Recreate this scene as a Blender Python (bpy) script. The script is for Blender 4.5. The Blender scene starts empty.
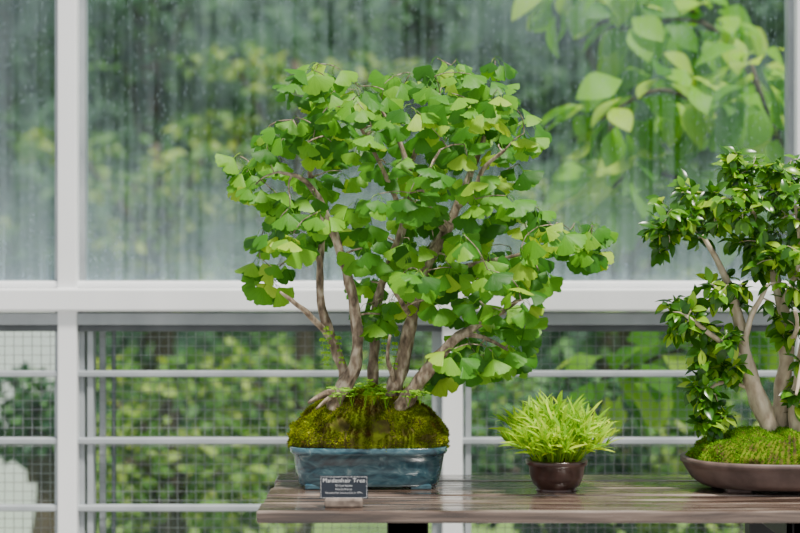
import bpy, math, random
import numpy as np
from mathutils import Vector, noise
random.seed(7); rng=np.random.default_rng(7)
F=1555.0; CAMD=3.25; ZC=1.266; TOP=0.80
def P(px,py,y):
    d=CAMD+y
    return Vector(((px-400)*d/F, y, ZC-(py-266.5)*d/F))
col=bpy.context.scene.collection
# ---------------- material helpers
def newmat(name):
    m=bpy.data.materials.new(name); m.use_nodes=True
    nt=m.node_tree; nt.nodes.clear()
    out=nt.nodes.new('ShaderNodeOutputMaterial'); return m,nt,out
def N(nt,t,**kw):
    n=nt.nodes.new(t)
    for k,v in kw.items():
        if k in n.inputs.keys(): n.inputs[k].default_value=v
        else: setattr(n,k,v)
    return n
def ramp(nt,fac,stops):
    r=nt.nodes.new('ShaderNodeValToRGB'); e=r.color_ramp.elements
    while len(e)<len(stops): e.new(0.5)
    for i,(p,c) in enumerate(stops):
        e[i].position=p; e[i].color=(c[0],c[1],c[2],1)
    nt.links.new(fac,r.inputs['Fac']); return r.outputs['Color']
def coords(nt,scale=(1,1,1),kind='Object'):
    tc=nt.nodes.new('ShaderNodeTexCoord'); mp=nt.nodes.new('ShaderNodeMapping')
    mp.inputs['Scale'].default_value=scale
    nt.links.new(tc.outputs[kind],mp.inputs['Vector']); return mp.outputs['Vector']
def noise_mat(name,stops,scale=(1,1,1),nscale=10,detail=6,rough=0.6,bump=0.0,bdist=0.01,metal=0,spec=0.5,kind='Object',dist=0.0,coat=0.0):
    m,nt,out=newmat(name); v=coords(nt,scale,kind)
    n=N(nt,'ShaderNodeTexNoise',Scale=nscale,Detail=detail,Distortion=dist); nt.links.new(v,n.inputs['Vector'])
    c=ramp(nt,n.outputs['Fac'],stops)
    b=N(nt,'ShaderNodeBsdfPrincipled',Roughness=rough,Metallic=metal); b.inputs['Specular IOR Level'].default_value=spec
    if coat: b.inputs['Coat Weight'].default_value=coat; b.inputs['Coat Roughness'].default_value=0.12
    nt.links.new(c,b.inputs['Base Color'])
    if bump:
        bp=N(nt,'ShaderNodeBump',Strength=bump,Distance=bdist); nt.links.new(n.outputs['Fac'],bp.inputs['Height'])
        nt.links.new(bp.outputs['Normal'],b.inputs['Normal'])
    nt.links.new(b.outputs[0],out.inputs[0]); return m
def leaf_mat(name,stops,transl=0.45,rough=0.45,veins=False,spec=0.4,tmul=(1.25,1.2,0.5)):
    m,nt,out=newmat(name)
    g=nt.nodes.new('ShaderNodeNewGeometry')
    c=ramp(nt,g.outputs['Random Per Island'],stops)
    b=N(nt,'ShaderNodeBsdfPrincipled',Roughness=rough); b.inputs['Specular IOR Level'].default_value=spec
    if veins:
        v=coords(nt,(45,1.2,1),'UV'); n=N(nt,'ShaderNodeTexNoise',Scale=1.0,Detail=3); nt.links.new(v,n.inputs['Vector'])
        mx=N(nt,'ShaderNodeMix',data_type='RGBA',blend_type='MULTIPLY'); mx.inputs[0].default_value=0.6
        cc=ramp(nt,n.outputs['Fac'],[(0.35,(0.6,0.7,0.5)),(0.65,(1,1,1))])
        nt.links.new(c,mx.inputs[6]); nt.links.new(cc,mx.inputs[7]); c=mx.outputs[2]
        bp=N(nt,'ShaderNodeBump',Strength=0.4,Distance=0.002); nt.links.new(n.outputs['Fac'],bp.inputs['Height'])
        nt.links.new(bp.outputs['Normal'],b.inputs['Normal'])
    nt.links.new(c,b.inputs['Base Color'])
    t=nt.nodes.new('ShaderNodeBsdfTranslucent')
    mm=N(nt,'ShaderNodeMix',data_type='RGBA',blend_type='MULTIPLY'); mm.inputs[0].default_value=1
    mm.clamp_result=False
    mm.inputs[7].default_value=(tmul[0],tmul[1],tmul[2],1); nt.links.new(c,mm.inputs[6]); nt.links.new(mm.outputs[2],t.inputs['Color'])
    ms=N(nt,'ShaderNodeMixShader',Fac=transl); nt.links.new(b.outputs[0],ms.inputs[1]); nt.links.new(t.outputs[0],ms.inputs[2])
    nt.links.new(ms.outputs[0],out.inputs[0]); return m
# ---------------- mesh helpers
def mesh_obj(name,V,Fc,mat,smooth=True,parent=None,uv=None):
    me=bpy.data.meshes.new(name); me.from_pydata([tuple(v) for v in V],[],[tuple(f) for f in Fc])
    if uv is not None:
        l=me.uv_layers.new(name='UVMap'); vi=np.zeros(len(me.loops),dtype=np.int32); me.loops.foreach_get('vertex_index',vi)
        l.data.foreach_set('uv',np.asarray(uv,dtype=np.float32)[vi].ravel())
    if smooth: me.polygons.foreach_set('use_smooth',[True]*len(me.polygons))
    me.materials.append(mat); me.update()
    o=bpy.data.objects.new(name,me); col.objects.link(o)
    if parent: o.parent=parent
    return o
def empty(name,loc):
    o=bpy.data.objects.new(name,None); o.location=loc; o.empty_display_size=0.05; col.objects.link(o); return o
def reparent(o,p):
    o.parent=p; o.matrix_parent_inverse=p.matrix_basis.inverted()
def boxes(name,bl,mat,bevel=0.0,parent=None):
    V=[];Fc=[]
    for (x0,x1,y0,y1,z0,z1) in bl:
        b=len(V)
        V+=[(x0,y0,z0),(x1,y0,z0),(x1,y1,z0),(x0,y1,z0),(x0,y0,z1),(x1,y0,z1),(x1,y1,z1),(x0,y1,z1)]
        Fc+=[(b,b+3,b+2,b+1),(b+4,b+5,b+6,b+7),(b,b+1,b+5,b+4),(b+1,b+2,b+6,b+5),(b+2,b+3,b+7,b+6),(b+3,b,b+4,b+7)]
    o=mesh_obj(name,V,Fc,mat,False)
    if bevel:
        m=o.modifiers.new('bevel','BEVEL'); m.width=bevel; m.segments=2
    if parent: reparent(o,parent)
    return o
class Acc:
    def __init__(s): s.V=[];s.F=[]
    def tube(s,pts,rad,sides=8,sub=4,wob=0.0):
        pts=[Vector(p) for p in pts]; n=len(pts)
        Q=[];R=[]
        for i in range(n-1):
            p0=pts[max(i-1,0)];p1=pts[i];p2=pts[i+1];p3=pts[min(i+2,n-1)]
            for k in range(sub):
                t=k/sub
                Q.append(0.5*((2*p1)+(p2-p0)*t+(2*p0-5*p1+4*p2-p3)*t*t+(3*p1-p0-3*p2+p3)*t**3))
                R.append(rad[i]*(1-t)+rad[i+1]*t)
        Q.append(pts[-1]);R.append(rad[-1])
        base=len(s.V); up=Vector((0.3,1,0.1))
        for i,q in enumerate(Q):
            d=(Q[min(i+1,len(Q)-1)]-Q[max(i-1,0)]).normalized()
            a=d.cross(up); a.normalize(); b=d.cross(a)
            for k in range(sides):
                th=2*math.pi*k/sides
                r=R[i]
                if wob: r*=1+wob*noise.noise(Vector((q.x*40+math.cos(th)*1.2,q.y*40+math.sin(th)*1.2,q.z*28)))
                s.V.append(q+a*(r*math.cos(th))+b*(r*math.sin(th)))
        for i in range(len(Q)-1):
            for k in range(sides):
                k2=(k+1)%sides
                s.F.append((base+i*sides+k,base+i*sides+k2,base+(i+1)*sides+k2,base+(i+1)*sides+k))
        s.F.append(tuple(base+(len(Q)-1)*sides+k for k in range(sides)))
        return Q,R
def leafbatch(name,tmpl,items,mat,parent=None):
    V0,F0,U0=tmpl; V0=np.array(V0,float); nv=len(V0)
    Vs=[];Fs=[];Us=[]
    for i,(pos,d,n,s) in enumerate(items):
        y=Vector(d).normalized(); z=Vector(n); z=(z-y*z.dot(y))
        if z.length<1e-4: z=y.orthogonal()
        z.normalize(); x=y.cross(z)
        M=np.array([x,y,z])
        Vs.append((V0*s)@M+np.array(pos))
        Fs+= [tuple(k+i*nv for k in f) for f in F0]; Us+=U0
    o=mesh_obj(name,np.concatenate(Vs).tolist(),Fs,mat,True,None,Us)
    if parent: reparent(o,parent)
    return o
def ginkgo_tmpl(seed):
    r=random.Random(seed); V=[];Fc=[];U=[]
    pl=0.5; w=0.018
    for k in range(3):
        t=k/2; yy=t*pl; zz=0.10*math.sin(t*math.pi)
        V+=[(-w,yy,zz),(w,yy,zz),(0,yy,zz-0.02)]; U+=[(0.5,0)]*3
    for k in range(2):
        b=k*3; Fc+=[(b,b+1,b+4,b+3),(b+1,b+2,b+5,b+4),(b+2,b,b+3,b+5)]
    base=len(V); nA=22; span=math.radians([50,56,64,54,68,60][seed%6]); rows=[0.03,0.35,0.7,0.93,1.0]
    notch=r.uniform(0.15,0.38); fold=[0.06,0.16,0.10,0.22,0.12,0.03][seed%6]
    for j,rr in enumerate(rows):
        for i in range(nA+1):
            u=i/nA; a=(u*2-1)*span
            R=rr*(0.94+0.06*math.cos(a))
            if j>=3:
                R*=1+0.03*math.sin(i*2.1+seed)+0.02*r.uniform(-1,1)
                R*=1-notch*math.exp(-((u-0.5)/0.035)**2)*(1 if j==4 else .8)
                R*=1-0.05*(abs(u*2-1)**10)
            x=R*math.sin(a); yy=pl+R*math.cos(a)*0.95
            z=-fold*rr*abs(math.sin(a))-0.13*rr*rr+0.012*rr*(1 if i%2 else -1)+0.05*rr*rr*math.sin(3.2*a+seed)
            V.append((x,yy,z)); U.append((u,rr))
    for j in range(4):
        for i in range(nA):
            a=base+j*(nA+1)+i; Fc.append((a,a+1,a+nA+2,a+nA+1))
    return V,Fc,U
def ovate_tmpl(w=0.24,fold=0.06,droop=0.18,pet=0.12,n=6,peak=0.4):
    V=[];Fc=[];U=[]
    for k in range(n+1):
        t=k/n
        ww=w*(math.sin(math.pi*min(1,t**(math.log(0.5)/math.log(peak))))**0.8) if 0<t<1 else 0.004
        y=pet+t*(1-pet) if k else 0.0
        z=-droop*t*t
        V+=[(-ww,y,z+fold*ww/w),(0,y,z),(ww,y,z+fold*ww/w)]; U+=[(0,t),(0.5,t),(1,t)]
    for k in range(n):
        b=k*3; Fc+=[(b,b+1,b+4,b+3),(b+1,b+2,b+5,b+4)]
    return V,Fc,U
def loft(name,rings,mat,seg=64,parent=None,c=(0,0,0),capb=True,capt=False):
    V=[];Fc=[]
    for (z,a,b,e) in rings:
        for k in range(seg):
            th=2*math.pi*k/seg; ct,st=math.cos(th),math.sin(th)
            V.append((c[0]+a*math.copysign(abs(ct)**(2/e),ct),c[1]+b*math.copysign(abs(st)**(2/e),st),c[2]+z))
    for j in range(len(rings)-1):
        for k in range(seg):
            k2=(k+1)%seg; Fc.append((j*seg+k,j*seg+k2,(j+1)*seg+k2,(j+1)*seg+k))
    if capb: Fc.append(tuple(reversed(range(seg))))
    if capt: Fc.append(tuple(range((len(rings)-1)*seg,len(rings)*seg)))
    o=mesh_obj(name,V,Fc,mat)
    if parent: reparent(o,parent)
    return o
def in_poly(x,y,poly):
    c=False; j=len(poly)-1
    for i in range(len(poly)):
        xi,yi=poly[i];xj,yj=poly[j]
        if (yi>y)!=(yj>y) and x<(xj-xi)*(y-yi)/(yj-yi)+xi: c=not c
        j=i
    return c
def rv(): 
    return Vector((random.gauss(0,1),random.gauss(0,1),random.gauss(0,1))).normalized()
# ---------------- materials
M_bark=noise_mat('ginkgo_bark',[(0.3,(0.08,0.055,0.035)),(0.48,(0.27,0.195,0.135)),(0.68,(0.60,0.49,0.37))],(1,1,0.45),80,8,0.85,0.9,0.008)
M_fbark=noise_mat('ficus_bark',[(0.3,(0.34,0.25,0.17)),(0.55,(0.62,0.51,0.37)),(0.75,(0.82,0.73,0.58))],(1,1,0.5),50,8,0.8,0.6,0.006)
M_gleaf=leaf_mat('ginkgo_leaf',[(0,(0.035,0.165,0.007)),(0.3,(0.08,0.30,0.013)),(0.65,(0.165,0.45,0.024)),(0.92,(0.29,0.58,0.035)),(1,(0.46,0.68,0.04))],0.42,0.42,True,0.35,(1.35,1.2,0.3))
M_fleaf=leaf_mat('ficus_leaf',[(0,(0.02,0.10,0.005)),(0.4,(0.055,0.195,0.008)),(0.75,(0.14,0.37,0.013)),(1,(0.48,0.72,0.04))],0.38,0.25,False,0.6)
M_grass=leaf_mat('bamboo_grass_leaf',[(0,(0.18,0.42,0.01)),(0.5,(0.40,0.68,0.022)),(1,(0.66,0.84,0.05))],0.45,0.45,spec=.25,tmul=(1.2,1.1,.4))
M_moss=noise_mat('moss_soil',[(0.3,(0.035,0.03,0.012)),(0.45,(0.10,0.085,0.02)),(0.55,(0.13,0.16,0.012)),(0.7,(0.18,0.25,0.015))],(1,1,1),28,8,0.95,1.0,0.01,spec=0.1)
def mosst():
    m,nt,out=newmat('moss_tuft'); v=coords(nt); n=N(nt,'ShaderNodeTexNoise',Scale=24,Detail=5); nt.links.new(v,n.inputs['Vector'])
    c=ramp(nt,n.outputs['Fac'],[(0.35,(0.17,0.095,0.02)),(0.43,(0.18,0.18,0.012)),(0.53,(0.33,0.41,0.014)),(0.66,(0.64,0.67,0.04))])
    g=nt.nodes.new('ShaderNodeNewGeometry'); cc=ramp(nt,g.outputs['Random Per Island'],[(0,(0.5,0.55,0.5)),(1,(1.0,1.0,1.0))])
    mx=N(nt,'ShaderNodeMix',data_type='RGBA',blend_type='MULTIPLY'); mx.inputs[0].default_value=1
    nt.links.new(c,mx.inputs[6]); nt.links.new(cc,mx.inputs[7])
    b=N(nt,'ShaderNodeBsdfPrincipled',Roughness=0.9); b.inputs['Specular IOR Level'].default_value=.1; nt.links.new(mx.outputs[2],b.inputs['Base Color'])
    t=nt.nodes.new('ShaderNodeBsdfTranslucent'); nt.links.new(mx.outputs[2],t.inputs['Color'])
    ms=N(nt,'ShaderNodeMixShader',Fac=.35); nt.links.new(b.outputs[0],ms.inputs[1]); nt.links.new(t.outputs[0],ms.inputs[2]); nt.links.new(ms.outputs[0],out.inputs[0]); return m
M_mosst=mosst()
M_mossg=leaf_mat('moss_green_tuft',[(0,(0.05,0.17,0.004)),(0.5,(0.14,0.36,0.008)),(1,(0.28,0.54,0.012))],0.35,0.8,spec=0.1)
M_fern=leaf_mat('fern_leaflet',[(0,(0.12,0.34,0.015)),(1,(0.36,0.62,0.04))],0.4,0.6,spec=.2)
M_pot=noise_mat('blue_glaze',[(0.3,(0.013,0.043,0.064)),(0.46,(0.028,0.09,0.12)),(0.6,(0.06,0.15,0.18)),(0.78,(0.26,0.33,0.33))],(1,1,1.8),30,10,0.2,0.3,0.003,dist=1.2,coat=1.0)
M_potb=noise_mat('brown_clay',[(0.3,(0.035,0.016,0.013)),(0.7,(0.10,0.045,0.036))],(1,1,1),30,6,0.3,0.2,0.002,coat=.3)
M_potr=noise_mat('grey_brown_clay',[(0.3,(0.07,0.045,0.038)),(0.7,(0.16,0.105,0.09))],(1,1,1),25,6,0.5,0.2,0.002)
M_white=noise_mat('white_painted_metal',[(0.3,(0.86,0.87,0.88)),(0.7,(0.94,0.945,0.95))],(1,1,0.3),6,5,0.45,0.05)
M_grey=noise_mat('grey_metal',[(0.3,(0.28,0.31,0.33)),(0.7,(0.43,0.46,0.48))],(1,1,1),8,5,0.5)
M_dark=noise_mat('dark_rubber_gasket',[(0.3,(0.05,0.06,0.065)),(0.7,(0.12,0.13,0.14))],(1,1,1),8,5,0.6)
M_wire=noise_mat('galvanised_wire',[(0.3,(0.16,0.17,0.18)),(0.7,(0.28,0.29,0.30))],(1,1,1),8,3,0.5)
M_black=noise_mat('black_steel',[(0.3,(0.008,0.008,0.009)),(0.7,(0.02,0.02,0.022))],(1,1,1),8,3,0.5)
def wood():
    m,nt,out=newmat('weathered_wood'); v=coords(nt,(1.8,32,32))
    n=N(nt,'ShaderNodeTexNoise',Scale=2.2,Detail=9,Distortion=0.5); nt.links.new(v,n.inputs['Vector'])
    c=ramp(nt,n.outputs['Fac'],[(0.32,(0.020,0.012,0.009)),(0.44,(0.085,0.052,0.039)),(0.56,(0.20,0.135,0.105)),(0.72,(0.46,0.37,0.31))])
    v2=coords(nt,(1,4,4)); n2=N(nt,'ShaderNodeTexNoise',Scale=7,Detail=6); nt.links.new(v2,n2.inputs['Vector'])
    b=N(nt,'ShaderNodeBsdfPrincipled'); b.inputs['Specular IOR Level'].default_value=.8
    b.inputs['Coat Weight'].default_value=.5; b.inputs['Coat Roughness'].default_value=.1
    mr=N(nt,'ShaderNodeMapRange'); mr.inputs['From Min'].default_value=0.42; mr.inputs['From Max'].default_value=0.6
    mr.inputs['To Min'].default_value=0.08; mr.inputs['To Max'].default_value=0.45
    nt.links.new(n2.outputs['Fac'],mr.inputs['Value']); nt.links.new(mr.outputs[0],b.inputs['Roughness'])
    g=nt.nodes.new('ShaderNodeNewGeometry')
    mx=N(nt,'ShaderNodeMix',data_type='RGBA',blend_type='MULTIPLY'); mx.inputs[0].default_value=1
    cc=ramp(nt,g.outputs['Random Per Island'],[(0,(0.62,0.62,0.62)),(1,(1.0,1.0,1.0))])
    nt.links.new(c,mx.inputs[6]); nt.links.new(cc,mx.inputs[7]); nt.links.new(mx.outputs[2],b.inputs['Base Color'])
    bp=N(nt,'ShaderNodeBump',Strength=0.25,Distance=0.0015); nt.links.new(n.outputs['Fac'],bp.inputs['Height']); nt.links.new(bp.outputs['Normal'],b.inputs['Normal'])
    nt.links.new(b.outputs[0],out.inputs[0]); return m
M_wood=wood()
def glass(name,base,patch,streak,bottom,zb,drops):
    m,nt,out=newmat(name)
    def M(op,a,b=None,clamp=False):
        n=N(nt,'ShaderNodeMath',operation=op); n.use_clamp=clamp
        for i,s in enumerate((a,b)):
            if s is None: continue
            if isinstance(s,(int,float)): n.inputs[i].default_value=s
            else: nt.links.new(s,n.inputs[i])
        return n.outputs[0]
    v=coords(nt,(26,1,0.7)); n=N(nt,'ShaderNodeTexNoise',Scale=2.2,Detail=7); nt.links.new(v,n.inputs['Vector'])
    v2=coords(nt,(1,1,1)); n2=N(nt,'ShaderNodeTexNoise',Scale=2.0,Detail=5); nt.links.new(v2,n2.inputs['Vector'])
    v3=coords(nt,(1,1,.6)); vo=N(nt,'ShaderNodeTexVoronoi',Scale=85); nt.links.new(v3,vo.inputs['Vector'])
    tc=nt.nodes.new('ShaderNodeTexCoord'); sp=nt.nodes.new('ShaderNodeSeparateXYZ'); nt.links.new(tc.outputs['Object'],sp.inputs[0])
    p=M('MAXIMUM',M('MULTIPLY',M('SUBTRACT',n2.outputs['Fac'],0.42),patch*4),0.0)
    s=M('MULTIPLY',M('SUBTRACT',n.outputs['Fac'],0.5),streak*2)
    h=M('SUBTRACT',1.0,M('MULTIPLY',M('SUBTRACT',sp.outputs['Z'],zb),2.6),True)
    h=M('MULTIPLY',M('MAXIMUM',h,0.0),bottom); h=M('MULTIPLY',h,M('MULTIPLY',n.outputs['Fac'],2.0))
    dr=M('MULTIPLY',M('LESS_THAN',vo.outputs['Distance'],0.24),drops)
    f=M('ADD',M('ADD',M('ADD',M('ADD',p,s),h),dr),base,True)
    tr=N(nt,'ShaderNodeBsdfTransparent',Color=(0.95,0.98,0.985,1))
    tl=N(nt,'ShaderNodeBsdfTranslucent',Color=(0.74,0.88,0.97,1)); df=N(nt,'ShaderNodeBsdfDiffuse',Color=(0.70,0.84,0.94,1))
    m1=N(nt,'ShaderNodeMixShader',Fac=0.5); nt.links.new(tl.outputs[0],m1.inputs[1]); nt.links.new(df.outputs[0],m1.inputs[2])
    m2=N(nt,'ShaderNodeMixShader'); nt.links.new(f,m2.inputs['Fac']); nt.links.new(tr.outputs[0],m2.inputs[1]); nt.links.new(m1.outputs[0],m2.inputs[2])
    nt.links.new(m2.outputs[0],out.inputs[0]); return m
# ---------------- greenhouse wall
WY=0.75
def WX(px,y=WY): return (px-400)*(CAMD+y)/F
def WZ(py,y=WY): return ZC-(py-266.5)*(CAMD+y)/F
M_glass=glass('misted_glass',0.02,0.08,0.08,0.17,WZ(288),0.07)
M_glass2=glass('clear_dusty_glass',0.02,0.03,0.01,0.0,0,0.02)
ZT=3.0
posts=[(-205-733,30),(55-733,30),(55,30),(788,30),(788+733,30)]
pl=[]; edge=[]
for (a,w) in posts:
    x0,x1=WX(a),WX(a+w)
    pl.append((x0+0.014,x1-0.014,WY-0.035,WY+0.06,0.5,ZT))
    edge.append((x0,x1,WY-0.005,WY+0.04,0.5,ZT))
XL,XR=WX(-938),WX(1551)
boxes('trim_1',pl,M_white,0.004)
boxes('trim_2',edge,M_grey,0.002)
zr0,zr1=WZ(311),WZ(288)
boxes('trim_3',[(XL,XR,WY-0.05,WY+0.05,zr0,zr1),(XL,XR,WY-0.02,WY+0.05,zr1,zr1+0.018)],M_white,0.006)
boxes('trim_4',[(XL,XR,WY-0.03,WY+0.04,zr0-0.035,zr0-0.004)],M_grey,0.003)
boxes('trim_5',[(XL,XR,WY-0.02,WY+0.03,zr0-0.052,zr0-0.036)],M_dark,0.002)
boxes('trim_6',[(XL,XR,WY-0.05,WY+0.06,ZT,ZT+0.1)],M_white,0.004)
lp=[];lg=[]
for a in (432-733,432,432+733):
    lp.append((WX(a+10),WX(a+30),WY-0.03,WY+0.05,0.5,zr0-0.03)); lg.append((WX(a),WX(a+32),WY-0.005,WY+0.04,0.5,zr0-0.03))
boxes('trim_7',lp,M_white,0.004); boxes('trim_8',lg,M_grey,0.002)
lb=[]
for py in (373,440,507): lb.append((XL,XR,WY-0.02,WY+0.01,WZ(py+3.5),WZ(py-2.5)))
boxes('trim_9',lb,M_grey,0.003)
sf=[]
for a in (-645,88,465,821,-268): sf.append((WX(a),WX(a+6),WY-0.01,WY+0.02,0.5,zr0-0.05))
for a in (97,-636): sf.append((WX(a),WX(a+6),WY+0.03,WY+0.045,0.5,zr0-0.05))
boxes('trim_10',sf,M_grey,0.002)
boxes('trim_11',[(WX(108),WX(112),WY+0.05,WY+0.06,0.5,zr0-0.05)],M_dark,0.001)
wires=[]; x=XL
while x<XR:
    wires.append((x-0.0007,x+0.0007,WY+0.018,WY+0.0194,0.5,zr0-0.05)); x+=0.0235
z=0.52
while z<zr0-0.05:
    wires.append((XL,XR,WY+0.02,WY+0.0214,z-0.0007,z+0.0007)); z+=0.0235
boxes('wire_mesh_screen',wires,M_wire)
k=1
for i in range(4):
    xa=WX(posts[i][0]+posts[i][1])-0.01; xb=WX(posts[i+1][0])+0.01
    boxes('window_%d'%k,[(xa,xb,WY+0.02,WY+0.021,zr1,ZT)],M_glass); k+=1
for i in range(4):
    xa=WX(posts[i][0]+posts[i][1])-0.01; xb=WX(posts[i+1][0])+0.01
    boxes('window_%d'%k,[(xa,xb,WY+0.034,WY+0.035,0.5,zr0-0.03)],M_glass2); k+=1
M_conc=noise_mat('concrete',[(0.3,(0.28,0.27,0.25)),(0.7,(0.42,0.41,0.39))],(1,1,1),4,8,0.8,0.2,0.01)
boxes('wall_back',[(XL,XR,WY-0.06,WY+0.08,0,0.5)],M_conc)
boxes('floor',[(XL,XR,-5.5,WY+0.08,-0.06,0)],M_conc)
M_ground=noise_mat('garden_soil_grass',[(0.3,(0.08,0.14,0.03)),(0.6,(0.18,0.29,0.06)),(0.8,(0.36,0.42,0.18))],(1,1,1),2,8,0.95)
ground=boxes('ground',[(-14,14,WY+0.08,14,-0.1,-0.01)],M_ground)
# ---------------- bench
bench=empty('wooden_bench',(0.4,-0.03,0))
yf,yb=-0.29,0.24; x0=(256-400)*(CAMD+yf)/F; x1=1.25
npl=5; wpl=(yb-yf)/npl; bl=[]
for i in range(npl):
    bl.append((x0+(0.0 if i==0 else random.uniform(0,0.008)),x1,yf+i*wpl+0.0045,yf+(i+1)*wpl-0.0045,TOP-0.024,TOP-(0.0,0.001,0.0,0.001,0.0)[i]))
boxes('bench_planks',bl,M_wood,0.004,bench)
legs=[]
for lx in (0.015,0.80):
    legs+= [(lx-0.04,lx+0.04,-0.24,-0.19,0,TOP-0.025),(lx-0.04,lx+0.04,0.13,0.18,0,TOP-0.025),(lx-0.04,lx+0.04,-0.24,0.18,TOP-0.075,TOP-0.025),(lx-0.05,lx+0.05,-0.27,0.2,0,0.03)]
boxes('bench_legs',legs,M_black,0.003,bench)
# ---------------- mound
def mound(name,cx,cy,z0,a,b,e,H,prof,mat,seed,parent,amp=0.012,freq=18,bulge=0.0):
    V=[];Fc=[];seg=110;rg=44
    for j in range(rg+1):
        r=1-(1-j/rg)**1.5
        for k in range(seg):
            th=2*math.pi*k/seg; ct,st=math.cos(th),math.sin(th)
            hh=prof(r)
            x=a*r*math.copysign(abs(ct)**(2/e),ct); y=b*r*math.copysign(abs(st)**(2/e),st)
            nz=noise.fractal(Vector((x*freq+seed,y*freq,3.1)),1.0,2.0,4)
            nb=abs(noise.noise(Vector((x*freq*2.5+seed,y*freq*2.5,hh*3))))
            z=z0+H*hh+(amp*nz+amp*0.7*nb)*(1-r**8)
            q=1+bulge*math.sin(min(1,hh*1.6)*math.pi)*(r>.8)+0.10*noise.noise(Vector((ct*4.5+seed,st*4.5,z*45)))*r
            V.append((cx+x*q,cy+y*q,z))
    for j in range(rg):
        for k in range(seg):
            k2=(k+1)%seg; Fc.append((j*seg+k,j*seg+k2,(j+1)*seg+k2,(j+1)*seg+k))
    o=mesh_obj(name,V,Fc,mat); reparent(o,parent)
    return o
blade=([(-0.13,0,0),(0.13,0,0),(0.1,0.55,0.03),(-0.1,0.55,0.03),(0,1,0.0)],[(0,1,2,3),(3,2,4)],[(0,0),(1,0),(1,.5),(0,.5),(.5,1)])
def tufts(name,src,n,size,mat,parent,bare=None,thr=.3):
    me=src.data; polys=[p for p in me.polygons if p.area>1e-9]; ar=np.array([p.area for p in polys]); ar/=ar.sum()
    idx=rng.choice(len(polys),n,p=ar); it=[]
    for i in idx:
        p=polys[i]; vs=[me.vertices[k].co for k in p.vertices]
        w=[random.random()+0.01 for _ in vs]; s=sum(w); q=Vector((0,0,0))
        for v,ww in zip(vs,w): q+=v*(ww/s)
        if bare is not None:
            if noise.noise(q*24+Vector((5,bare,1)))>thr: continue
        nn=p.normal.copy()
        if nn.z<0: nn=-nn
        d=(nn+rv()*0.8).normalized()
        it.append((q-d*size*0.2,d,rv(),size*random.uniform(0.6,1.3)))
    return leafbatch(name,blade,it,mat,parent)
# ---------------- GINKGO
GY=0.08
gcx=P(368.5,0,0.03).x
gk=empty('maidenhair_tree_bonsai',(gcx,GY,TOP))
rim=0.888-TOP; A=0.167; B=0.105
rings=[(0.006,A*0.86,B*0.84,5),(0.0062,A*0.875,B*0.86,5),(0.012,A*0.895,B*0.88,5),(0.04,A*0.93,B*0.92,5),(rim-0.016,A*0.965,B*0.96,5),(rim-0.015,A*0.985,B*0.985,5),(rim-0.011,A*1.0,B*1.0,5),
 (rim-0.002,A*1.0,B*1.0,5),(rim,A*0.99,B*0.985,5),(rim,A*0.95,B*0.93,5),(rim-0.004,A*0.94,B*0.92,5),(rim-0.03,A*0.9,B*0.88,5)]
loft('pot_blue_glazed',rings,M_pot,96,gk,(gcx,GY,TOP),True,True)
fb=[]
for sx in (-1,1):
    for sy in (-1,1):
        fb.append((gcx+sx*A*0.66-0.022,gcx+sx*A*0.66+0.022,GY+sy*B*0.66-0.018,GY+sy*B*0.66+0.018,TOP,TOP+0.012))
boxes('pot_feet',fb,M_pot,0.003,gk)
gprof=lambda r:0.34*max(0,1-r**8)**0.5+0.50*max(0,1-r**2.3)+0.16*(1-r)
mo=mound('moss_mound',gcx,GY,TOP+rim-0.006,A*1.01,B*0.98,3.0,0.120,gprof,M_moss,2.0,gk,0.024,17,0.03)
tufts('moss_tufts',mo,38000,0.0075,M_mosst,gk,1.0,.42)
acc=Acc(); nodes=[]
def limb(pts,rads,sides=12,wob=0.45,k=0.00200):
    Q=[P(a,b,c) for a,b,c in pts]
    q,r=acc.tube(Q,[x*k for x in rads],sides,6,wob)
    nodes.extend(list(zip(q,r)))
limb([(332,410,.03),(341,390,.03),(353,372,.03),(357,350,.03),(357,322,.03),(349,282,.03),(340,250,.02),(330,224,.02),(318,196,.02),(300,178,.0),(278,172,-.02)],[9.5,7.6,7,6.3,5.8,5,4.6,4,3.2,2.4,1.5])
limb([(344,405,.06),(345,376,.06),(330,335,.07),(321,300,.07),(320,262,.08),(322,225,.1),(312,185,.12),(306,150,.12),(292,120,.12)],[8,6,5,4.4,4,3.4,2.8,2.2,1.4])
limb([(328,335,.07),(312,318,.04),(299,306,.02),(280,292,.0)],[3.8,3.2,2.6,1.4])
limb([(320,262,.08),(305,250,.1),(285,262,.12)],[2.6,2,1.2])
limb([(388,412,.06),(396,385,.06),(405,352,.06),(412,318,.06),(418,288,.06),(430,258,.07),(446,232,.08),(458,205,.08),(468,180,.1),(480,150,.1),(490,118,.1)],[11.5,9,8,7.4,6.6,6.2,5.8,5,3.8,2.8,1.6])
limb([(456,208,.08),(474,190,.05),(484,168,.04),(505,150,.03)],[4,3.2,2.4,1.4])
limb([(400,410,.03),(413,390,.02),(430,368,.0),(446,348,-.02),(462,334,-.03),(485,322,-.02),(510,306,.0),(535,285,.0)],[10,7.6,6.5,5.6,4.4,3.2,2.4,1.4])
limb([(462,334,-.03),(485,338,-.04),(508,350,-.05)],[2.8,2.2,1.4])
limb([(376,412,.10),(373,385,.11),(374,350,.12),(376,310,.13),(386,272,.13),(400,238,.12),(407,205,.1),(408,172,.1),(398,138,.1),(380,108,.1)],[8,6,5.2,5,4.6,4.4,4,3.2,2.2,1.4])
limb([(404,222,.1),(392,190,.04),(378,160,.0),(362,130,-.02),(345,108,-.02)],[3.0,2.4,2.,1.6,1.2])
limb([(418,288,.06),(440,275,.1),(470,265,.12),(505,258,.12),(545,248,.1),(580,243,.08)],[4.4,3.4,2.6,2.,1.6,1.])
limb([(408,172,.1),(420,140,.12),(432,110,.12),(436,84,.1)],[3,2.4,2,1.2])
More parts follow.
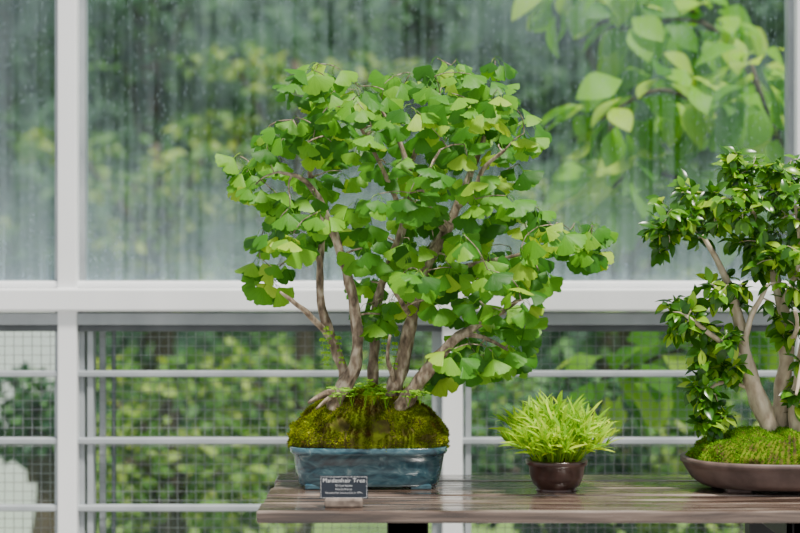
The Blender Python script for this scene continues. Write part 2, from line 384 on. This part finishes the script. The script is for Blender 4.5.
limb([(412,318,.06),(400,300,-.02),(390,285,-.06)],[3.4,2.4,1.4])
limb([(446,232,.08),(430,210,.0),(425,180,-.06),(440,150,-.1)],[3.4,2.6,2,1.2])
limb([(396,385,.06),(388,360,.0),(390,335,-.03)],[3.2,2.2,1.2])
for (s,m,e,r) in [((342,393,.025),(325,394,.01),(308,403,.01),4.5),((338,394,.02),(328,399,.0),(316,409,-.0),3.2)]:
    acc.tube([P(*s),P(*m),P(*e)],[r*.0021,r*.0016,r*.0006],8,5,0.3)
poly=[(232,164),(258,142),(275,120),(270,100),(290,86),(315,72),(345,76),(365,90),(395,82),(425,66),(450,70),(472,78),(498,70),(515,92),(528,120),(530,145),(520,180),(524,200),(550,226),(598,232),(592,254),(586,268),(560,260),(542,283),(524,310),(528,356),(514,372),(490,370),(462,370),(438,350),(446,330),(420,316),(400,310),(368,303),(352,290),(360,262),(350,240),(325,236),(296,246),(300,282),(286,296),(262,290),(254,275),(270,248),(274,215),(254,194),(234,182)]
cl=[]; tries=0
pts2=[]
while len(pts2)<175 and tries<90000:
    tries+=1
    x=random.uniform(230,605); y=random.uniform(66,380)
    if not in_poly(x,y,poly): continue
    yy=GY-0.02+random.uniform(-1,1)*0.22*max(0.35,1-((x-400)/230)**2)
    q=(x,y,yy*500)
    if min([ (q[0]-a)**2+(q[1]-b)**2+(q[2]-c)**2*0.5 for a,b,c in pts2] or [1e9])<21**2: continue
    pts2.append(q); cl.append(P(x,y-7,yy))
for (x,y) in [(592,226),(586,246),(570,230),(554,238),(240,156),(248,170),(264,230),(260,258),(318,64),(334,66),(437,58),(456,60),(495,60),(518,354),(500,358),(474,356),(486,348),(512,338),(436,366),(440,354),(270,280),(520,318),(380,314),(368,304)]:
    cl.append(P(x,y,GY+random.uniform(-.05,.05)))
for (x,y) in [(480,345),(508,345),(524,300),(500,310)]: cl.append(P(x,y,-.06))
rest=list(cl)
NT=6
tm=[[] for _ in range(NT)]
ctr=P(400,215,GY)
while rest:
    A_=np.array([n[0] for n in nodes]); C_=np.array(rest)
    D=((C_[:,None,:]-A_[None,:,:])**2).sum(2); mi=D.min(1); i=int(mi.argmin()); j=int(D[i].argmin())
    c=rest.pop(i); p=nodes[j][0]
    L=(c-p).length; mid=(p+c)*0.5+Vector((random.uniform(-.12,.12),random.uniform(-.12,.12),0.06))*L
    r0=min(nodes[j][1]*0.7,0.0028); r0=max(r0,0.0013)
    q,r=acc.tube([p,mid,c],[r0,r0*0.8,r0*0.65],6,3,0.0)
    nodes.extend(list(zip(q[1:],r[1:])))
    out=(c-ctr); out.z*=0.6; out=out.normalized()
    n=random.randint(4,5); a0=random.uniform(0,6.28)
    for k in range(n):
        a=a0+k*2*math.pi/n+random.uniform(-.4,.4)
        h=Vector((math.cos(a)*.95,math.sin(a)*0.6-0.1,0))
        droop=random.uniform(0.5,2.0) if c.z>ctr.z-.1 else random.uniform(.3,1.7)
        d=(h+out*0.3+Vector((0,0,-droop+0.2))+rv()*0.15).normalized()
        nn=Vector((0,-0.78,0.75))+h*0.38+rv()*0.42
        s=random.uniform(0.030,0.047)
        tm[random.randrange(NT)].append((c+Vector((0,0,random.uniform(-.008,.008))),d,nn,s))
o=mesh_obj('trunks_and_branches',acc.V,acc.F,M_bark); reparent(o,gk)
for i in range(NT): leafbatch('leaves_%d'%(i+1),ginkgo_tmpl(i+1),tm[i],M_gleaf,gk)
sp=Acc(); it=[]
tl=ovate_tmpl(0.36,0.03,0.1,0.1,4,0.5)
for (x,y,yy,hh) in [(352,402,-.03,1.2),(365,402,-.04,1.4),(420,400,.0,.9),(408,402,-.03,.7),(386,404,-.04,.8),(374,400,-.03,1),(340,400,-.02,.7)]:
    for q in range(4):
        b=P(x,y,yy); e=b+Vector((random.uniform(-.024,.024),random.uniform(-.02,.015),random.uniform(.012,.04)*hh)); m=(b+e)/2+Vector((0,0,.010))
        Q,_=sp.tube([b-Vector((0,0,.01)),m,e],[.0007,.0006,.0004],4,3)
        for qq in Q[2:]:
            for sgn in (-1,1): it.append((qq,Vector((sgn,random.uniform(-1,1),0.2)),Vector((0,-.5,1)),random.uniform(.007,.010)))
for (x,y) in [(330,345),(322,352),(338,350),(326,340),(385,350),(395,356)]:
    b=P(x,y-12,.05); e=b+Vector((random.uniform(-.01,.01),-.01,-0.05))
    Q,_=sp.tube([b+Vector((0,.02,.0)),b,e],[.0006,.0005,.0004],4,4)
    for qq in Q:
        for sgn in (-1,1): it.append((qq,Vector((sgn,random.uniform(-1,1),-0.4)),Vector((0,-1,.5)),random.uniform(.006,.009)))
o=mesh_obj('fern_stems',sp.V,sp.F,M_fern); reparent(o,gk)
leafbatch('fern_leaflets',tl,it,M_fern,gk)
# ---------------- label
lab=empty('plant_label',P(344,0,-.23)); lab.location.z=TOP; lx=lab.location.x
M_lab=noise_mat('label_black',[(0.3,(0.010,0.016,0.028)),(0.7,(0.016,0.024,0.038))],(1,1,1),8,3,0.35)
M_txt=noise_mat('label_text_white',[(0.3,(0.85,0.85,0.85)),(0.7,(0.92,0.92,0.92))],(1,1,1),8,3,0.5)
M_stn=noise_mat('label_stone',[(0.3,(0.10,0.075,0.06)),(0.7,(0.28,0.22,0.18))],(1,1,1),60,6,0.7,0.5,0.003)
sc=3.02/F
ly=-0.235
boxes('label_base',[(lx-19*sc,lx+19*sc,ly-0.018,ly+0.018,TOP,TOP+0.018)],M_stn,0.004,lab)
zb=TOP+0.016; zt=zb+23*sc; w=24*sc
boxes('label_plate',[(lx-w,lx+w,ly-0.003,ly+0.001,zb,zt)],M_lab,0.0006,lab)
t=0.0004; yy=ly-0.0036
boxes('label_border',[(lx-w+.002,lx+w-.002,yy,yy+.0005,zt-.002-t,zt-.002),(lx-w+.002,lx+w-.002,yy,yy+.0005,zb+.002,zb+.002+t),(lx-w+.002,lx-w+.002+t,yy,yy+.0005,zb+.002,zt-.002),(lx+w-.002-t,lx+w-.002,yy,yy+.0005,zb+.002,zt-.002)],M_txt,0,lab)
for i,(tx,size,dz) in enumerate([('Maidenhair Tree',0.0116,0.0128),('Ginkgo biloba',0.0060,0.0207),('North Korea',0.0060,0.0277),('Donated by Stanley Chinn 1991',0.0056,0.0347)]):
    cu=bpy.data.curves.new('label_text_%d'%i,'FONT'); cu.body=tx; cu.size=size; cu.align_x='CENTER'
    cu.space_character=1.06 if i==0 else 1.0; cu.offset=-0.0001
    cu.materials.append(M_txt); o=bpy.data.objects.new('label_text_%d'%i,cu); col.objects.link(o)
    o.location=(lx,yy,zt-dz); o.rotation_euler=(math.pi/2,0,0); reparent(o,lab)
# ---------------- small pot with bamboo grass
SY=-0.01; scx=P(556.5,0,SY).x
sg=empty('potted_dwarf_bamboo_grass',(scx,SY,TOP)); u=(CAMD+SY)/F
rings=[(0.0,21*u,21*u,2.3),(0.003,19*u,19*u,2.3),(0.008,20*u,20*u,2.3),(0.012,23*u,23*u,2.3),(0.03,26.5*u,26.5*u,2.3),(0.052,28*u,28*u,2.3),(0.055,30.5*u,30.5*u,2.3),(0.063,31*u,31*u,2.3),(0.065,30*u,30*u,2.3),(0.065,27*u,27*u,2.3),(0.055,26*u,26*u,2.3)]
loft('pot_brown',rings,M_potb,64,sg,(scx,SY,TOP),True,True)
p2=lambda r:1-r**2
mo2=mound('grass_soil',scx,SY,TOP+0.054,26*u,26*u,2.2,0.016,p2,M_moss,5,sg,0.004,30)
gb=ovate_tmpl(0.075,0.03,0.22,0.02,7,0.35); it=[]; sa=Acc()
for i in range(280):
    a=random.uniform(0,6.28); r=random.random()**0.6; b=Vector((scx+math.cos(a)*r*24*u,SY+math.sin(a)*r*24*u,TOP+0.062))
    h=random.uniform(0.03,0.105)*(1.15-0.4*r)
    e=b+Vector((math.cos(a)*r*random.uniform(.5,1.1)*.065,math.sin(a)*r*.07,h)); m=(b+e)/2+Vector((0,0,0.008))
    Q,_=sa.tube([b,m,e],[.0008,.0007,.0005],4,3)
    for k in range(random.randint(4,6)):
        q=Q[random.randrange(3,len(Q))]
        hh=Vector((math.cos(a)*r+random.uniform(-.95,.95),math.sin(a)*r+random.uniform(-.95,.95),random.uniform(0.1,2.1)))
        it.append((q,hh,Vector((0,-.4,1))+rv()*0.6,random.uniform(0.03,0.053)))
o=mesh_obj('grass_stems',sa.V,sa.F,M_grass); reparent(o,sg)
leafbatch('grass_blades',gb,it,M_grass,sg)
# ---------------- ficus bonsai
RY=0.03; rcx=P(792,0,RY).x
fk=empty('ficus_bonsai',(rcx,RY,TOP)); A2=0.232;B2=0.15
rings=[(0.008,A2*.80,B2*.78,2.6),(0.010,A2*.84,B2*.82,2.6),(0.02,A2*.9,B2*.88,2.6),(0.045,A2*.97,B2*.96,2.6),(0.052,A2*.975,B2*.965,2.6),(0.054,A2*1.0,B2*1.0,2.6),(0.064,A2*1.0,B2*1.0,2.6),(0.066,A2*.99,B2*.985,2.6),(0.066,A2*.95,B2*.94,2.6),(0.055,A2*.93,B2*.92,2.6)]
loft('pot_oval',rings,M_potr,96,fk,(rcx,RY,TOP),True,True)
boxes('pot_oval_feet',[(rcx+s*0.13-.025,rcx+s*0.13+.025,RY+t2*0.07-.02,RY+t2*0.07+.02,TOP,TOP+.012) for s in (-1,1) for t2 in (-1,1)],M_potr,.003,fk)
p3=lambda r:.35*max(0,1-r**8)**.5+.65*(1-r**2.4)
mo3=mound('moss_bed',rcx,RY,TOP+0.060,A2*.94,B2*.93,2.4,0.060,p3,M_moss,9,fk,0.014,13)
tufts('moss_bed_tufts',mo3,26000,0.0065,M_mossg,fk)
acc=Acc(); nodes=[]
K2=.0020
limb([(776,448,.03),(768,425,.03),(757,395,.03),(746,362,.03),(741,330,.03),(732,295,.03),(718,262,.03),(702,235,.02)],[14,10,9,8,6,4.6,3.4,2],wob=.3,k=K2)
limb([(780,450,.06),(780,420,.06),(783,385,.06),(787,345,.06),(782,305,.06),(770,265,.07),(757,225,.07),(745,190,.07)],[13,9.5,8.5,7.6,6.2,5,3.6,2],wob=.3,k=K2)
limb([(800,450,.03),(797,420,.02),(800,385,.02),(806,345,.02),(820,305,.02),(838,265,.02),(845,225,.02)],[12,9,8,7,5.5,4,2],wob=.3,k=K2)
limb([(815,450,.08),(822,410,.08),(835,370,.08),(850,335,.08),(865,300,.08)],[12,8,6.5,4.5,2],wob=.3,k=K2)
limb([(746,362,.03),(725,345,.0),(705,330,-.02),(685,315,-.03)],[3.4,2.8,2.2,1.5])
limb([(757,395,.03),(735,383,.03),(715,385,.02),(700,400,.0)],[2.6,2.,1.6,1.2])
limb([(741,350,.03),(752,315,.0),(768,285,-.02)],[4,3,2])
limb([(782,305,.06),(795,275,.0),(800,240,-.04),(795,205,-.04)],[4,3,2.4,1.4])
limb([(787,345,.06),(797,330,-.04),(795,310,-.08)],[3.4,2.4,1.4])
limb([(806,345,.02),(800,375,-.06),(796,395,-.08)],[3,2,1.2])
blobs=[(745,172,42,22,.09),(690,212,36,30,.1),(735,218,50,33,.14),(795,190,38,32,.12),(800,240,45,38,.14),(688,315,24,28,.07),(712,345,26,26,.06),(703,395,18,30,.05),(725,292,26,20,.07),(795,305,28,35,.1),(800,385,15,30,.05),(850,240,45,55,.13),(865,320,45,45,.12),(665,232,15,24,.05),(765,265,25,18,.08),(716,420,14,16,.04),(735,370,12,12,.04)]
cl=[]
for (cx,cy,rx,ry,rd) in blobs:
    for k in range(int(6+rx*ry/46)):
        v=rv()*random.random()**0.35
        cl.append(P(cx+v.x*rx,cy+v.z*ry,0.02+v.y*rd))
rest=list(cl); it=[]
while rest:
    A_=np.array([n[0] for n in nodes]); C_=np.array(rest)
    D=((C_[:,None,:]-A_[None,:,:])**2).sum(2); mi=D.min(1); i=int(mi.argmin()); j=int(D[i].argmin())
    c=rest.pop(i); p=nodes[j][0]; L=(c-p).length; mid=(p+c)*.5+Vector((random.uniform(-.12,.12),random.uniform(-.12,.12),.08))*L
    r0=max(min(nodes[j][1]*.7,.0022),.001)
    q,r=acc.tube([p,mid,c],[r0,r0*.8,r0*.6],5,3); nodes.extend(list(zip(q[1:],r[1:])))
    dr=(c-p).normalized() if L>1e-4 else rv()
    for k in range(random.randint(6,9)):
        b=p.lerp(c,random.uniform(.2,1)) if L<.06 else c-dr*random.uniform(0,.035)
        d=(rv()+dr*.4+Vector((0,-.1,-0.35))).normalized()
        it.append((b,d,Vector((0,-.6,1))+rv()*.5,random.uniform(.028,.042)))
o=mesh_obj('ficus_trunks',acc.V,acc.F,M_fbark); reparent(o,fk)
leafbatch('ficus_leaves',ovate_tmpl(0.25,0.07,0.25,0.12,6,0.42),it,M_fleaf,fk)
# ---------------- outside
M_o1=leaf_mat('conifer_leaf_dark',[(0,(0.013,0.055,0.025)),(0.6,(0.04,0.125,0.045)),(1,(0.12,0.27,0.07))],0.3,0.6)
M_o2=leaf_mat('shrub_leaf_light',[(0,(0.05,0.15,0.025)),(0.6,(0.14,0.30,0.05)),(1,(0.42,0.52,0.10))],0.4,0.6)
M_o3=leaf_mat('fig_leaf',[(0,(0.07,0.25,0.015)),(0.6,(0.21,0.49,0.03)),(1,(0.52,0.72,0.07))],0.5,0.5,spec=.25)
M_ob=noise_mat('garden_bark',[(0.3,(0.04,0.03,0.02)),(0.7,(0.12,0.09,0.06))],(1,1,.4),12,6,.9)
M_hill=noise_mat('hillside_foliage',[(0.35,(0.008,0.022,0.015)),(0.5,(0.02,0.055,0.03)),(0.7,(0.06,0.14,0.06))],(1,1,1),3,10,1.0)
lt=ovate_tmpl(0.3,0.05,0.2,0.05,3,0.45)
def cloud(name,blobs,per,size,mat,trunk=None,tm_=None):
    e=empty(name,(blobs[0][0],blobs[0][1],0)); it=[]
    for (x,y,z,rx,ry,rz) in blobs:
        for k in range(per):
            v=rv(); r=random.uniform(0.6,1.05)
            p=Vector((x+v.x*rx*r,y+v.y*ry*r,z+v.z*rz*r))
            if p.z<0.02 or p.y<WY+0.25: continue
            it.append((p,(v+rv()*.9+Vector((0,0,-.3))),Vector((0,-.3,1))+rv()*.7,size*random.uniform(.7,1.3)))
    leafbatch(name+'_leaves',tm_ or lt,it,mat,e)
    a=Acc()
    bx,by=(trunk or (blobs[0][0],blobs[0][1]))
    ct=Vector((bx,by,0))
    zs=[b[2] for b in blobs]; tp=Vector((bx,by,max(0.3,max(zs))))
    a.tube([ct,ct.lerp(tp,.5)+Vector((.05,.03,0)),tp],[.07,.05,.02],8,4)
    for b in blobs:
        s=ct.lerp(tp,min(.9,max(.1,b[2]/max(tp.z,.1)*.7))); a.tube([s,(s+Vector(b[:3]))/2+Vector((0,0,.05)),Vector(b[:3])],[.03,.02,.01],6,3)
    o=mesh_obj(name+'_trunk',a.V,a.F,M_ob); reparent(o,e); return e
V=[];Fc=[];nx,nz=60,24
for j in range(nz+1):
    for i in range(nx+1):
        x=-14+28*i/nx; t=j/nz
        z=-0.1+7*t; y=9.3+4*t+0.7*noise.fractal(Vector((x*.6,z*.8,2)),1,2,4)
        V.append((x,y,z))
for j in range(nz):
    for i in range(nx):
        a=j*(nx+1)+i; Fc.append((a,a+1,a+nx+2,a+nx+1))
o=mesh_obj('hillside',V,Fc,M_hill); reparent(o,ground)
for t in range(9):
    bx=-6+t*1.5+random.uniform(-.3,.3); by=random.uniform(7.2,8.0); bl=[]
    for k in range(10):
        z=0.3+k*0.47; w=max(.5,1.2-k*.06)
        bl.append((bx+random.uniform(-.5,.5),by+random.uniform(-.3,.3),z,w*.78,w*.5,.23))
    cloud('garden_tree' if t==0 else 'garden_tree.%03d'%t,bl,330,0.12,M_o1,(bx,by))
for i,(bx,by,zz) in enumerate([(-1.25,4.7,1.6),(-0.55,4.9,2.0),(1.15,4.7,1.4),(-2.8,4.9,1.9)]):
    bl=[(bx+random.uniform(-.5,.5),by+random.uniform(-.25,.25),zz+random.uniform(-.55,.45),.28,.25,.06) for k in range(7)]
    cloud('maple_tree' if i==0 else 'maple_tree.%03d'%i,bl,130,0.07,M_o2,(bx,by))
for i,(bx,by,h,r,m) in enumerate([(-.95,3.0,.42,.35,M_o2),(-.45,3.3,.5,.4,M_o2),(.2,3.5,.5,.4,M_o2),(.55,2.4,.45,.3,M_o1),(1.2,2.6,.45,.35,M_o2),(2.1,2.6,.5,.4,M_o1),(-1.40,2.7,.68,.1,M_o1)]):
    bl=[(bx+random.uniform(-r,r)*.7,by+random.uniform(-r,r)*.5,h+random.uniform(-.25,.3)*(1 if r>.2 else .4),max(.1,r*.5),max(.1,r*.5),.2*(1 if r>.2 else .5)) for k in range(7)]
    cloud('garden_shrub' if i==0 else 'garden_shrub.%03d'%i,bl,190 if r>.2 else 60,0.06,m,(bx,by))
it=[]; a=Acc(); fe=empty('fig_tree',(WX(830,1.9),1.9,0))
figb=[[(860,420,1.9),(800,200,1.9),(740,60,1.8),(690,20,1.7),(620,30,1.6)],[(800,200,1.9),(720,120,1.6),(660,90,1.5),(600,120,1.5)],[(740,60,1.8),(650,-20,1.7),(560,-10,1.6)],[(790,240,1.9),(700,190,1.6),(640,170,1.6),(600,200,1.6)],[(800,200,1.9),(770,120,1.4),(750,60,1.4)],[(860,420,1.9),(760,330,1.6),(680,350,1.5),(600,380,1.5)]]
gp=P(860,420,1.9); a.tube([Vector((gp.x,gp.y,0)),gp],[.05,.045],8,2)
ft=ovate_tmpl(0.32,0.05,0.3,0.18,6,0.45)
for b in figb:
    Q,R=a.tube([P(*q) for q in b],{5:[.022,.014,.009,.006,.004],4:[.014,.010,.007,.005],3:[.010,.008,.005]}[len(b)],8,5)
    for q in Q[4:]:
        for k in range(6):
            v=rv(); d=Vector((v.x,v.y*.6,-.45+v.z*.5))
            it.append((q+v*.08,d,Vector((0,-.6,.8))+rv()*.6,random.uniform(.10,.165)))
o=mesh_obj('fig_branches',a.V,a.F,M_ob); reparent(o,fe)
leafbatch('fig_leaves',ft,it,M_o3,fe)
M_pale=noise_mat('pale_render',[(0.3,(0.80,0.82,0.82)),(0.7,(0.88,0.89,0.89))],(1,1,1),3,6,.9)
boxes('garden_wall',[(-5,-1.42,3.6,3.8,-.02,1.12)],M_pale)
# ---------------- light
w=bpy.data.worlds.new('sky'); bpy.context.scene.world=w; w.use_nodes=True; nt=w.node_tree
bg=nt.nodes['Background']; bg.inputs[0].default_value=(0.92,0.96,1.0,1); bg.inputs[1].default_value=0.80
s=bpy.data.lights.new('sun','SUN'); s.energy=7.4; s.angle=math.radians(7); s.color=(1,.96,.88)
so=bpy.data.objects.new('sun',s); col.objects.link(so); so.location=(0,0,4)
so.rotation_euler=Vector((0.22,-0.32,1.0)).to_track_quat('Z','Y').to_euler()
# ---------------- camera
c=bpy.data.cameras.new('camera'); co=bpy.data.objects.new('camera',c); col.objects.link(co)
co.location=(0,-CAMD,ZC); co.rotation_euler=(math.pi/2,0,0); c.lens=F*36/800; c.sensor_width=36
c.dof.use_dof=True; c.dof.focus_distance=CAMD+0.02; c.dof.aperture_fstop=2.2
bpy.context.scene.camera=co
